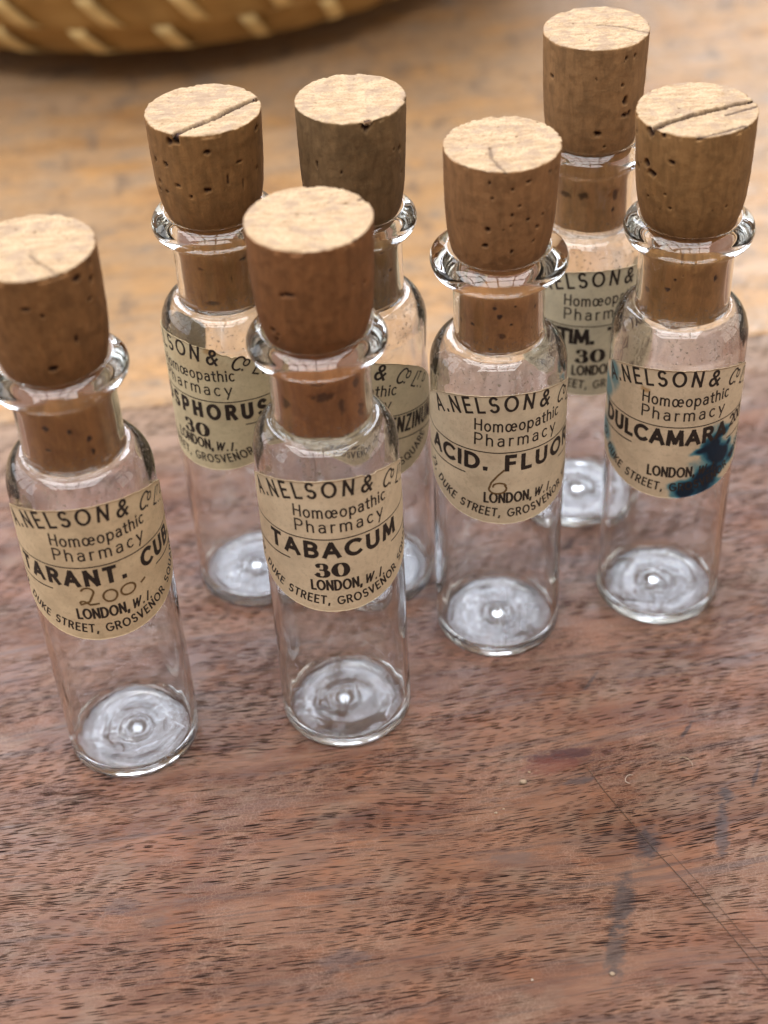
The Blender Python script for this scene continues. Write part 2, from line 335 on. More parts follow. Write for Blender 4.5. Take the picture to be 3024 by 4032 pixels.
# ------------------------------------------------------------------ vials
# x, y, lip centre z, lip outer radius, cork top z, cork radius, cork ox, oy
DIM = {'A': (-36.54, 151.52, 8.18, 78.18, 7.18, -.31, -.06), 'B': (-19.98, 184.02, 8.27, 77.45, 7.31, .20, .04),
       'C': (-1.70, 182.07, 8.13, 78.78, 6.90, .35, .02), 'D': (31.28, 198.19, 8.0, 78.97, 6.96, 0, .02),
       'E': (-6.70, 154.87, 8.27, 77.89, 7.25, .17, .03), 'F': (16.04, 170.52, 8.67, 77.57, 7.07, .35, -.06),
       'G': (40.60, 175.34, 8.28, 78.09, 7.29, -.34, .09)}
PORES = {
'A':([(-0.03,74.7,0.31,0.14),(1.23,77.3,0.16,0.24),(0.87,76.6,0.37,0.28),(1.17,75.3,0.31,0.33),(1.06,73.3,0.22,0.14),(0.65,69.6,0.1,0.42),(0.16,66.4,0.38,0.24),(0.2,73.6,0.15,0.15),(-0.31,57.5,0.31,0.28),(0.18,56.8,0.19,0.28),(0.56,55.2,0.2,0.28),(0.6,53.2,0.2,0.28),(-0.35,54.3,0.22,0.13)],
 [(-3.22,5.73,0.13,0.18),(0.22,3.15,0.16,0.18),(3.89,1.53,0.16,0.15),(3.43,1.93,0.21,0.1),(5.73,-1.33,0.11,0.1)],[[(0.17,-1.65),(1.34,-3.33),(2.13,-4.18),(3.85,-6.14)]]),
'E':([(-0.48,72.0,0.21,0.19),(-0.39,72.2,0.5,0.19),(1.0,71.6,0.16,0.17),(-0.79,66.6,0.22,0.24),(-0.67,66.3,0.14,0.13),(-0.73,65.4,0.16,0.19),(0.71,72.3,0.1,0.08),(0.46,55.6,0.25,0.75),(0.89,58.0,0.39,0.57),(0.05,57.4,1.05,0.47),(1.0,53.8,0.44,0.85),(-0.04,59.4,0.6,0.28),(-0.85,55.7,0.48,0.57)],
 [(-4.64,7.05,0.11,0.08),(4.21,2.74,0.36,0.18),(-1.33,6.68,0.21,0.06)],[[(5.02,-5.18),(4.94,-5.96)],[(6.07,3.67),(5.64,3.43)]]),
'F':([(-0.3,76.0,0.09,0.17),(0.36,75.9,0.21,0.11),(0.08,75.2,0.11,0.09),(0.22,72.9,0.14,0.11),(-0.25,74.0,0.11,0.08),(0.1,71.8,0.11,0.13),(0.39,70.8,0.14,0.07),(0.08,70.3,0.07,0.09),(-0.32,69.7,0.2,0.19),(0.59,69.4,0.19,0.14),(-0.05,69.8,0.07,0.08),(0.7,70.8,0.1,0.11),(0.54,67.5,0.09,0.13),(-0.37,67.4,0.23,0.17),(0.12,66.6,0.11,0.23),(0.82,76.1,0.25,0.08),(1.06,75.6,0.15,0.19),(-0.75,77.5,0.23,0.09),(-1.22,54.5,0.28,0.23),(-0.19,57.8,0.2,0.15),(-0.08,56.6,0.23,0.23),(0.21,55.3,0.14,0.11),(-0.01,53.7,0.32,0.28),(0.31,57.9,0.1,0.09),(-0.3,51.7,0.14,0.08),(-0.75,54.9,0.23,0.13),(0.94,56.6,0.18,0.28)],
 [(-2.11,-2.37,0.16,0.15)],[[(-1.56,-1.11),(-1.63,-3.61),(-1.05,-5.21),(-0.35,-7.11)]]),
'G':([(-1.02,77.4,0.36,0.56),(-1.1,73.1,0.33,0.38),(-0.97,72.0,0.43,0.33),(-0.57,74.4,0.3,0.18),(-1.41,71.7,0.24,0.31),(-1.06,68.6,0.13,0.11),(-0.68,69.8,0.1,0.11),(-0.58,68.1,0.15,0.09),(0.47,68.1,0.14,0.1),(-0.74,77.6,0.18,0.16),(-1.53,75.7,0.23,0.17),(0.74,78.0,0.38,0.11),(-1.41,57.0,0.56,0.31),(-1.19,54.4,0.37,0.27),(-0.58,55.7,0.25,0.22),(-0.43,57.4,0.13,0.13),(0.55,57.1,0.18,0.33)],
 [(-5.11,-3.48,0.17,0.12)],[[(-5.46,-4.02),(-3.47,-2.71),(-0.96,-1.65),(2.31,-0.47),(4.25,0.28),(7.05,1.14)],[(3.05,-2.14),(5.03,-1.2),(7.28,-0.29)],[(-1.11,-7.2),(1.46,-6.56),(4.73,-5.17)]]),
'B':([(0.1,75.2,0.26,0.16),(-0.74,72.9,0.22,0.18),(-1.03,72.8,0.15,0.2),(-0.52,70.3,0.23,0.13),(0.03,69.9,0.3,0.18),(-0.28,69.0,0.16,0.14),(-1.01,69.8,0.15,0.16),(-1.08,68.5,0.17,0.16),(-0.83,68.8,0.17,0.13),(1.16,75.9,0.26,0.22),(1.1,70.7,0.12,0.25),(0.66,72.9,0.39,0.06),(0.41,71.0,0.05,0.54),(0.71,69.7,0.04,0.54),(-0.56,76.4,0.31,0.31),(-0.38,57.6,0.33,0.15),(-1.44,54.0,0.49,0.18),(-0.2,52.4,0.83,0.23),(0.67,58.3,0.31,0.14),(0.33,55.8,0.06,0.45)],
 [],[[(-3.79,-7.93),(-2.74,-6.16),(-0.77,-4.49),(1.22,-2.95),(3.37,-0.75),(5.56,1.33),(6.82,2.18)]]),
'C':([(0.26,78.1,0.33,0.45),(0.3,78.6,0.45,0.36),(1.06,73.4,0.22,0.31),(0.85,73.8,0.1,0.08),(-0.72,72.6,0.08,0.45),(-0.21,72.2,0.09,0.13),(1.18,69.6,0.15,0.18),(0.88,56.1,0.34,0.2),(0.61,59.5,0.35,0.09)],
 [(-2.77,4.08,0.11,0.09),(4.46,2.28,0.14,0.1),(-4.43,-2.5,0.08,0.07),(2.21,-4.03,0.06,0.06),(4.01,-4.03,0.06,0.06)],[]),
'D':([(0.45,77.4,0.12,0.17),(0.66,77.3,0.13,0.24),(-1.08,74.2,0.32,0.16),(0.41,73.7,0.13,0.12),(0.5,71.4,0.25,0.38),(0.52,69.2,0.41,0.2),(-0.04,67.0,0.36,0.27),(0.13,65.0,0.15,0.11),(0.63,69.3,0.18,0.33),(-0.79,57.0,0.66,0.29),(0.55,57.0,0.28,0.67),(-0.29,57.3,0.45,0.45),(0.5,54.8,0.16,0.22)],
 [],[[(0.27,1.07),(3.4,-0.3),(4.98,-1.46),(6.47,-2.46)]]),

}
NECK = {'A': 6.15, 'B': 6.1, 'C': 6.1, 'D': 6.1, 'E': 6.15, 'F': 5.85, 'G': 6.1}

def glass_body(key, parent):
    rl = DIM[key][2]; rn = NECK[key]; ri = 5.38 if key != 'F' else 5.15; sd = ord(key)
    rnd = random.Random(sd); k1 = rnd.uniform(.85, 1.2); k2 = rnd.uniform(.8, 1.15)
    P = []
    # outside, from the centre of the slightly hollow foot outwards
    for r in np.linspace(0, 7.7, 15): P.append((r, .30 + .35*math.exp(-(r/3.2)**2) - .30*sstep(6.2, 7.7, r)))
    for a in np.linspace(-90, 0, 9)[1:]: P.append((8.0+1.0*math.cos(math.radians(a)), 1.0+1.0*math.sin(math.radians(a))))
    for z in np.linspace(1.6, 46.5, 26): P.append((9.0, z))
    for a in np.linspace(0, 90, 14)[1:]: P.append((9-3.9*(1-math.cos(math.radians(a)))*(9-rn)/2.9*.72, 46.5+4.4*math.sin(math.radians(a))))
    r0, z0 = P[-1]
    for a in np.linspace(0, 90, 7)[1:]: P.append((r0-(r0-rn)*math.sin(math.radians(a)), z0+1.0*(1-math.cos(math.radians(a)))))
    for z in np.linspace(z0+1.6, 59.6, 9): P.append((rn, z))
    tr = 1.28 if key != 'D' else 1.6
    zc_ = 62.55
    if key == 'F': tr = 1.05; zc_ = 62.55
    P.append((rn+.10, 60.1))
    for (q, z) in ((.35, 60.28), (.75, 60.5)): P.append((rn+q, z))
    lo = rl-1.15
    for a in np.linspace(-72, 0, 9): P.append((lo+1.15*math.cos(math.radians(a)), 62.15+1.35*math.sin(math.radians(a))))
    for a in np.linspace(0, 62, 8)[1:]: P.append((rl-.62+.62*math.cos(math.radians(a)), 62.15+.95*math.sin(math.radians(a))))
    ra_, za_ = P[-1]
    for q in np.linspace(0, 1, 10)[1:]: P.append((ra_+(6.42-ra_)*q, za_+(64.02-za_)*(q+.16*math.sin(PI*q))))
    zt = P[-1][1]
    for a in np.linspace(0, 90, 10): P.append((6.32-(6.32-ri)*math.sin(math.radians(a)), zt-.08-2.6*(1-math.cos(math.radians(a)))))
    for z in np.linspace(zt-3.1, 52.2, 8): P.append((ri, z))
    for a in np.linspace(0, 90, 8)[1:]: P.append((ri+1.1*(1-math.cos(math.radians(a)))+.0, 52.2-1.5*math.sin(math.radians(a))))
    ra, za = P[-1]
    for a in np.linspace(0, 90, 12)[1:]: P.append((ra+(8.3-ra)*math.sin(math.radians(a)), za-3.9*(1-math.cos(math.radians(a)))))
    for z in np.linspace(45.5, 2.4, 24): P.append((8.3, z))
    for a in np.linspace(0, 90, 8)[1:]: P.append((8.3-.95*(1-math.cos(math.radians(a))), 2.4-1.1*math.sin(math.radians(a))))
    for r in np.linspace(7.1, 0, 40):
        z = 1.30 - .10*math.sin(min(1, (7.3-r)/2)*PI/2) + .42*k1*(1-sstep(2.1*k2, 2.9*k2, r)) + .55*k1*math.exp(-(r/.85)**2) - .22*k1*math.exp(-((r-1.5)/.5)**2) + .12*math.exp(-((r-5.0)/1.1)**2)
        P.append((r, z))
    P = np.array(P); n = 160; th = np.arange(n)/n*2*PI
    r = P[:, 0][:, None]; z = P[:, 1][:, None]
    cx, sy = np.cos(th)[None, :], np.sin(th)[None, :]
    # hand-made unevenness
    ex, ey = rnd.uniform(-.55, .55), rnd.uniform(-.5, .5)
    w = 1 + .004*vnoise(cx*1.2+sd, sy*1.2, z*.05, sd) + .006*vnoise(cx*2+sd, sy*2, z*.25, sd+3)*np.clip(r/9, 0, 1)
    floor = (z < 3.2) & (r < 7.5) & (np.arange(len(P))[:, None] > len(P)//2)
    zz = z + floor*(.09*vnoise(r*cx*.20+sd, r*sy*.20, 0, sd+9) + .012*vnoise(r*cx*.8, r*sy*.8+sd, 0, sd+11))
    sh = np.clip(1-r/6.5, 0, 1)*((z < 3.2) & (r < 7.5) & (np.arange(len(P))[:, None] > len(P)//2))
    zz = zz + (z > 60.6)*.16*vnoise(cx*1.1+sd, sy*1.1, 0, sd+5)
    rr = np.where(z < .5, r, r*w)
    V = np.stack([rr*cx+ex*sh, rr*sy*(1+.08*sh)+ey*sh, zz+0*cx], -1).reshape(-1, 3)
    idx = np.arange(len(P))[:, None]
    inner = idx > len(P)*.55
    dirt = (inner*(sstep(43, 48, z)*(1-sstep(52, 53, z)) + .45*(z < 2.5)) + .25*(~inner)*sstep(46, 50, z)*(1-sstep(54, 58, z))) + 0*cx
    return mesh_obj('glass_body', V, grid_faces(len(P), n, True), GLASS, parent, True, {'dirt': dirt.ravel(), 'painted_sheen': (floor*(1-sstep(6.2, 7.6, r))*{'A': 1.0, 'B': 1.7, 'C': 1.6, 'D': .7, 'E': .45, 'F': 1.1, 'G': .5}[key]+0*cx).ravel()})

def cork(key, parent):
    _, _, rl, zt, rc, ox, oy = DIM[key]; sd = ord(key)*3
    big = key in 'AEFG'; n = 380 if big else 300
    side, top, cracks = PORES[key]
    z0 = {'A': 50.6, 'B': 50.9, 'C': 51.0, 'D': 51.5, 'E': 51.3, 'F': 51.0, 'G': 50.4}[key]
    rk = 5.27 if key != 'F' else 5.04
    rows = [(rk*f, z0) for f in (0.001, .3, .6, .85)] + [(rk-.2, z0), (rk-.03, z0+.15)]
    zs = np.linspace(z0+.35, zt-.1, 175 if big else 130)
    for z in zs:
        t = (z-63.8)/(zt-63.8)
        if t < 0: r = rk + (5.95-rk)*sstep(61.0, 63.8, z)**1.2
        else:
            r = 5.95 + (rc*.95-5.95)*(1-math.exp(-t*6.0)) + rc*.05*t
        rows.append((r, z))
    rows += [(rc-.05, zt-.04), (rc-.18, zt)]
    rows += [(r, zt) for r in np.linspace(rc-.33, .001, 52 if big else 40)]
    R = np.array(rows); th = np.arange(n)/n*2*PI
    r = R[:, 0][:, None]; z = R[:, 1][:, None]+0*th[None, :]; T = th[None, :] + 0*r
    istop = (np.arange(len(R)) >= len(R) - (54 if big else 42))[:, None] & (T > -9)
    x, y = r*np.sin(T), -r*np.cos(T)
    pore = np.zeros_like(z); dep = np.zeros_like(z); amber = np.zeros_like(z)
    jag = .35*vnoise(x*2.2, y*2.2, z*2.2, sd) + .25*vnoise(x*5, y*5, z*5, sd+1)
    for (a, pz, w, h) in side:
        w, h = w*1.35+.03, h*1.35+.03
        dth = (T-a+PI) % (2*PI) - PI
        d = np.sqrt((dth*r/max(w, .09))**2 + ((z-pz)/max(h, .09))**2)
        soft = (w > .45 or h > .5)
        m = (1-sstep(.55, 1.25, d+jag))*(~istop)
        pore = np.maximum(pore, m*(.75 if soft and pz < 62 else 1.0)); dep = np.maximum(dep, m*(.12 if pz < 62 else min(.5, .2+.7*min(w, h))))
    if key == 'C':
        d = np.sqrt(((x-6.9*math.sin(.28))/.75)**2 + ((y+6.9*math.cos(.28))/.75)**2 + ((z-78.6)/.9)**2); m = 1-sstep(.4, 1.2, d+jag); dep = np.maximum(dep, m*.45); amber = np.maximum(amber, m*.6)
    # small pores scattered everywhere, away from the camera too
    rg = random.Random(sd)
    for k in range(42):
        a = rg.uniform(0, 2*PI); pz = rg.uniform(z0+1, zt-.5); w = rg.uniform(.06, .2); h = rg.uniform(.06, .2)
        if abs((a+PI) % (2*PI)-PI) < 1.25: w *= .5; h *= .5; 
        dth = (T-a+PI) % (2*PI) - PI
        m = (1-sstep(.5, 1.2, np.sqrt((dth*r/w)**2+((z-pz)/h)**2)+jag))*(~istop)
        pore = np.maximum(pore, m*.8); dep = np.maximum(dep, m*.15)
    extra = [(rg.uniform(-5.5, 5.5), rg.uniform(-5.5, 5.5), rg.uniform(.08, .22), rg.uniform(.05, .12)) for k in range({'A': 14, 'D': 5, 'C': 4}.get(key, 8))]
    for (px, py, w, h) in list(top) + extra:
        d = np.sqrt(((x-px)/max(w, .12))**2 + ((y-py)/max(h, .1))**2)
        m = (1-sstep(.5, 1.25, d+jag))*istop; pore = np.maximum(pore, m*.7); dep = np.maximum(dep, m*.25)
    for ci, line in enumerate(cracks):
        hair = (key in 'AD') or (key == 'F'); deep = key in 'BG' and ci == 0
        wid = .34 if deep else .12
        best = np.full_like(z, 9.)
        for (p, q) in zip(line[:-1], line[1:]):
            p, q = np.array(p), np.array(q); d = q-p; L2 = (d@d)+1e-9
            t = np.clip(((x-p[0])*d[0] + (y-p[1])*d[1])/L2, 0, 1)
            best = np.minimum(best, np.hypot(x-p[0]-t*d[0], y-p[1]-t*d[1]))
        fray = .10*vnoise(x*3, y*3, 0, sd+7)+.08*vnoise(x*8, y*8, 0, sd+8)
        m = 1-sstep(wid, wid+.16, best+fray*(1.0 if deep else .5))
        m = m*(istop | ((zt-z < (1.2 if deep else .3)) & (r > rc-1)))
        pore = np.maximum(pore, m*(1.0 if deep else (.5 if hair else .8))); dep = np.maximum(dep, m*(.7 if deep else .12))
    if key == 'D':
        for (a, pz, w, h) in ((-.79, 57, 1.2, .7), (-.2, 57, 1.3, .5), (.5, 57.4, .8, .9)):
            amber = np.maximum(amber, 1-sstep(.4, 1.3, np.sqrt(((T-a)*5/w)**2 % 40+((z-pz)/h)**2)+jag*1.5))
    if key == 'B':
        amber = np.maximum(amber, .6*(1-sstep(.5, 1.2, np.abs((T-.05)*5)/.8+jag))*(z < 60)*(z > 53))
    # surface: slightly faceted by the knife, chipped rim
    kn = .11*vnoise(np.sin(T)*2.5, np.cos(T)*2.5, z*.03, sd+2) + .035*vnoise(np.sin(T)*7, np.cos(T)*7, z*.08, sd+3) + .03*vnoise(x*1.3, y*1.3, z*1.3, sd+4)
    rim = np.exp(-((rc-r)/.22)**2)*(zt-z < .5)
    chip = rim*np.clip(fbm(np.sin(T)*6, np.cos(T)*6, 0, sd+6)-.40, 0, 1)*.55
    rr = r + np.where(istop, 0, kn*(z > 63.6) + .25*kn*(z <= 63.6) - dep) - chip*.6
    rr = np.maximum(rr, 0)
    tilt = {'A': (.004, .0), 'B': (.0, -.006), 'C': (0, 0), 'D': (.012, 0), 'E': (0, 0), 'F': (0, 0), 'G': (.01, .0)}[key]
    zz = z - istop*dep + istop*(.07*fbm(x*.9, y*.9, 0, sd+12) + .05*vnoise(x*2.6, y*2.6, 0, sd+13)) - chip*.5
    zz = zz + np.where(z0+.3 > z, .25*vnoise(x*.5, y*.5, 0, sd), 0)
    if key == 'G': zz = zz + np.where(z < z0+.3, -.35+.09*x, 0)
    u = np.clip((z-61)/(zt-61), 0, 1)
    cx_, cy_ = ox*u, oy*u
    X, Y = rr*np.sin(T)+cx_, -rr*np.cos(T)+cy_
    zz = zz + u*(tilt[0]*X + tilt[1]*Y)
    V = np.stack([X, Y, zz], -1).reshape(-1, 3)
    side_col = {'A': (.18, .092, .036), 'B': (.20, .110, .042), 'C': (.15, .098, .048), 'D': (.235, .140, .066), 'E': (.18, .084, .034), 'F': (.225, .122, .055), 'G': (.225, .130, .053)}[key]
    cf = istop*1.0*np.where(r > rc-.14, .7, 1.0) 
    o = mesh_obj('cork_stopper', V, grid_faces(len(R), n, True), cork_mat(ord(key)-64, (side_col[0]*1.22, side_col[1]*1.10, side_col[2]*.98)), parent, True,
                 {'pore': pore.ravel(), 'lit_top': cf.ravel(), 'in_neck': ((z < 62.8)*.75+0*T).ravel(), 'amber': amber.ravel()})
    return o

# ------------------------------------------------------------------ stroke lettering
def arc(cx, cy, rx, ry, a0, a1, n=14):
    return [(cx+rx*math.cos(math.radians(a0+(a1-a0)*k/n)), cy+ry*math.sin(math.radians(a0+(a1-a0)*k/n))) for k in range(n+1)]
G = {
 'A': (.84, [[(.04, 0), (.42, 1), (.80, 0)], [(.17, .32), (.67, .32)]]),
 'B': (.68, [[(.08, 0), (.08, 1), (.36, 1)]+arc(.36, .76, .24, .24, 90, -90)+[(.08, .52)], [(.36, .52)]+arc(.36, .26, .28, .26, 90, -90)+[(.08, 0)]]),
 'C': (.86, [arc(.50, .5, .44, .5, 48, 312, 22)]),
 'D': (.84, [[(.08, 0), (.08, 1), (.32, 1)]+arc(.32, .5, .44, .5, 90, -90, 18)+[(.08, 0)]]),
 'E': (.60, [[(.56, 1), (.08, 1), (.08, 0), (.56, 0)], [(.08, .52), (.50, .52)]]),
 'F': (.58, [[(.54, 1), (.08, 1), (.08, 0)], [(.08, .50), (.48, .50)]]),
 'G': (.92, [arc(.50, .5, .44, .5, 50, 345, 24)+[(.90, .46), (.56, .46)]]),
 'H': (.74, [[(.08, 0), (.08, 1)], [(.66, 0), (.66, 1)], [(.08, .52), (.66, .52)]]),
 'I': (.18, [[(.09, 0), (.09, 1)]]),
 'K': (.72, [[(.08, 0), (.08, 1)], [(.64, 1), (.08, .42)], [(.24, .58), (.68, 0)]]),
 'L': (.54, [[(.08, 1), (.08, 0), (.52, 0)]]),
 'M': (.96, [[(.06, 0), (.14, 1), (.48, .15), (.82, 1), (.90, 0)]]),
 'N': (.78, [[(.08, 0), (.08, 1), (.70, 0), (.70, 1)]]),
 'O': (.98, [arc(.49, .5, .43, .5, 0, 360, 28)]),
 'P': (.66, [[(.08, 0), (.08, 1), (.36, 1)]+arc(.36, .73, .26, .27, 90, -90)+[(.08, .46)]]),
 'Q': (.98, [arc(.49, .5, .43, .5, 0, 360, 28), [(.58, .24), (.90, -.08)]]),
 'R': (.70, [[(.08, 0), (.08, 1), (.36, 1)]+arc(.36, .75, .25, .25, 90, -90)+[(.08, .50)], [(.36, .50), (.66, 0)]]),
 'S': (.64, [arc(.33, .74, .25, .26, 35, 270, 14)+arc(.33, .26, .27, .26, 82, -150, 16)]),
 'T': (.66, [[(.02, 1), (.64, 1)], [(.33, 1), (.33, 0)]]),
 'U': (.76, [[(.08, 1), (.08, .34)]+arc(.38, .30, .30, .30, 180, 360, 14)+[(.68, 1)]]),
 'V': (.76, [[(.04, 1), (.38, 0), (.72, 1)]]),
 'W': (1.1, [[(.04, 1), (.30, 0), (.55, .92), (.80, 0), (1.06, 1)]]),
 'Z': (.66, [[(.06, 1), (.60, 1), (.05, 0), (.62, 0)]]),
 '&': (.88, [[(.84, .02), (.26, .66)]+arc(.40, .79, .20, .20, 215, -30, 14)+[(.18, .42)]+arc(.34, .26, .25, .26, 140, 320, 14)+[(.80, .46)]]),
 '.': (.20, [[(.10, -.005), (.10, .10)]]), ',': (.22, [[(.13, .08), (.06, -.20)]]), ' ': (.40, []),
 '0': (.72, [arc(.36, .5, .29, .5, 0, 360, 24)]),
 '1': (.30, [[(.15, 0), (.15, 1)]]),
 '2': (.64, [arc(.32, .72, .26, .28, 165, -35, 14)+[(.05, 0), (.60, 0)]]),
 '3': (.62, [arc(.29, .76, .24, .24, 150, -90, 14), arc(.29, .27, .27, .26, 90, -150, 14)]),
 '7': (.60, [[(.04, 1), (.56, 1), (.20, 0)]]),
 'a': (.60, [arc(.28, .50, .20, .18, 150, 0, 8)+[(.48, .02)], [(.48, .40), (.26, .40)]+arc(.24, .20, .17, .20, 90, 270, 9)+[(.34, .02), (.48, .14)]]),
 'c': (.58, [arc(.30, .34, .24, .34, 50, 310, 16)]),
 'h': (.58, [[(.06, 1), (.06, 0)], [(.06, .40)]+arc(.27, .44, .21, .24, 175, 0, 10)+[(.48, 0)]]),
 'i': (.16, [[(.08, 0), (.08, .66)], [(.08, .86), (.08, .96)]]),
 'm': (.92, [[(.06, .68), (.06, 0)], arc(.25, .46, .19, .22, 180, 0, 9)+[(.44, 0)], arc(.63, .46, .19, .22, 180, 0, 9)+[(.82, 0)]]),
 'o': (.66, [arc(.33, .34, .25, .34, 0, 360, 20)]),
 'œ': (1.06, [arc(.31, .34, .24, .34, 0, 360, 20), [(.55, .36), (1.0, .36)]+arc(.78, .34, .22, .34, 5, 310, 16)]),
 'p': (.64, [[(.07, .68), (.07, -.32)], arc(.32, .34, .25, .34, 0, 360, 18)]),
 'r': (.40, [[(.07, .68), (.07, 0)], arc(.25, .42, .18, .24, 180, 65, 8)]),
 't': (.38, [[(.16, .92), (.16, .16)]+arc(.28, .14, .12, .14, 180, 290, 5), [(.0, .66), (.34, .66)]]),
 'y': (.60, [[(.04, .68), (.30, .04)], [(.56, .68), (.16, -.34)]]),
}
def dense(curve):
    p = np.array(curve, float); d = np.hypot(*np.diff(p, axis=0).T); return p, np.concatenate([[0], np.cumsum(d)])
def on_curve(cv, s):
    p, L = cv; x = np.interp(s, L, p[:, 0]); y = np.interp(s, L, p[:, 1])
    e = .25; x1, y1 = np.interp(s+e, L, p[:, 0]), np.interp(s+e, L, p[:, 1]); x0, y0 = np.interp(s-e, L, p[:, 0]), np.interp(s-e, L, p[:, 1])
    a = math.atan2(y1-y0, x1-x0); return x, y, a
def layout(text, curve, h, sw, wx=1.0, slant=0.0, stretch=True):
    """strokes of a line of text spread over a baseline curve; returns [(points, width)]"""
    cv = dense(curve); tot = cv[1][-1]
    nat = sum(G[c][0] for c in text)*h*wx
    gap = (tot-nat)/max(1, len(text)-1); s = 0; out = []
    for c in text:
        adv = G[c][0]*h*wx; x, y, a = on_curve(cv, s+adv/2); ca, sa = math.cos(a), math.sin(a)
        for st in G[c][1]:
            pts = [((px*h*wx - adv/2 + slant*py*h), py*h) for (px, py) in st]
            out.append(([(x+ca*u-sa*v, y+sa*u+ca*v) for (u, v) in pts], sw))
        s += adv+gap
    return out
def line_curve(u0, u1, v): return [(u0, v), (u1, v)]
def resample(pts, step):
    p = np.array(pts, float); out = [p[0]]
    for a, b in zip(p[:-1], p[1:]):
        L = np.hypot(*(b-a)); k = max(1, int(math.ceil(L/step)))
        for i in range(1, k+1): out.append(a+(b-a)*i/k)
    return np.array(out)
def ribbon(pts, w, V, F, lift, nib=None):
    p = np.array(pts, float)
    keep = [0]+[i for i in range(1, len(p)) if np.hypot(*(p[i]-p[i-1])) > 1e-5]; p = p[keep]
    if len(p) < 2: return
    closed = np.hypot(*(p[0]-p[-1])) < 1e-4
    # square the ends slightly, split at sharp corners so that each arm keeps its width
    segs = []; cur = [p[0]]
    for i in range(1, len(p)-1):
        cur.append(p[i]); a = p[i]-p[i-1]; b = p[i+1]-p[i]
        ang = abs(math.atan2(a[0]*b[1]-a[1]*b[0], a@b))
        if ang > .75: segs.append(cur); cur = [p[i]]
    cur.append(p[-1]); segs.append(cur)
    for si, sg in enumerate(segs):
        q = np.array(sg)
        if not (closed and len(segs) == 1):
            d0 = q[0]-q[1]; d0 /= np.hypot(*d0)+1e-9; d1 = q[-1]-q[-2]; d1 /= np.hypot(*d1)+1e-9
            q[0] = q[0]+d0*w*.38*(1 if si else .9); q[-1] = q[-1]+d1*w*.38
        q = resample(q, .5)
        t = np.gradient(q, axis=0)
        if closed and len(segs) == 1: t[0] = t[-1] = (q[1]-q[-2])
        t /= np.hypot(t[:, 0], t[:, 1])[:, None]+1e-9
        nn = np.stack([-t[:, 1], t[:, 0]], -1)
        hw = np.full(len(q), w/2)
        if nib is not None: hw = (nib + (w-nib)*np.abs(t[:, 1])**1.6)/2
        hw = hw*(1+.10*vnoise(q[:, 0]*3, q[:, 1]*3, 0, 5))
        b = len(V)
        for k in range(len(q)):
            V.append((*(q[k]+nn[k]*hw[k]), lift)); V.append((*(q[k]-nn[k]*hw[k]), lift))
        for k in range(len(q)-1): F.append((b+2*k, b+2*k+1, b+2*k+3, b+2*k+2))
AE, BE, VC = 17.0, 10.65, -1.5        # half width, half height and centre of the oval label
def ell_curve(a, b, s0, s1, vc=VC):
    """lower half of an ellipse between two signed arc lengths from its lowest point"""
    t = np.linspace(-1.45, 1.45, 400); x = a*np.sin(t); y = vc-b*np.cos(t)
    L = np.concatenate([[0], np.cumsum(np.hypot(np.diff(x), np.diff(y)))]); L -= np.interp(0, x, L)
    s = np.linspace(s0, s1, 80)
    return list(zip(np.interp(s, L, x), np.interp(s, L, y)))

def serif30(cu, v0, h):
    o = []
    o.append((arc(cu-1.15, v0+h*.75, h*.235, h*.235, 150, -95, 16), .7, .2))
    o.append((arc(cu-1.15, v0+h*.27, h*.29, h*.265, 92, -150, 18), .8, .2))
    o.append((arc(cu-1.15-h*.20, v0+h*.80, .12, .12, 0, 360, 8), .3, .3)); o.append((arc(cu-1.15-h*.22, v0+h*.2, .13, .13, 0, 360, 8), .3, .3))
    o.append((arc(cu+1.2, v0+h*.5, h*.34, h*.46, 0, 360, 30), .8, .2))
    return o

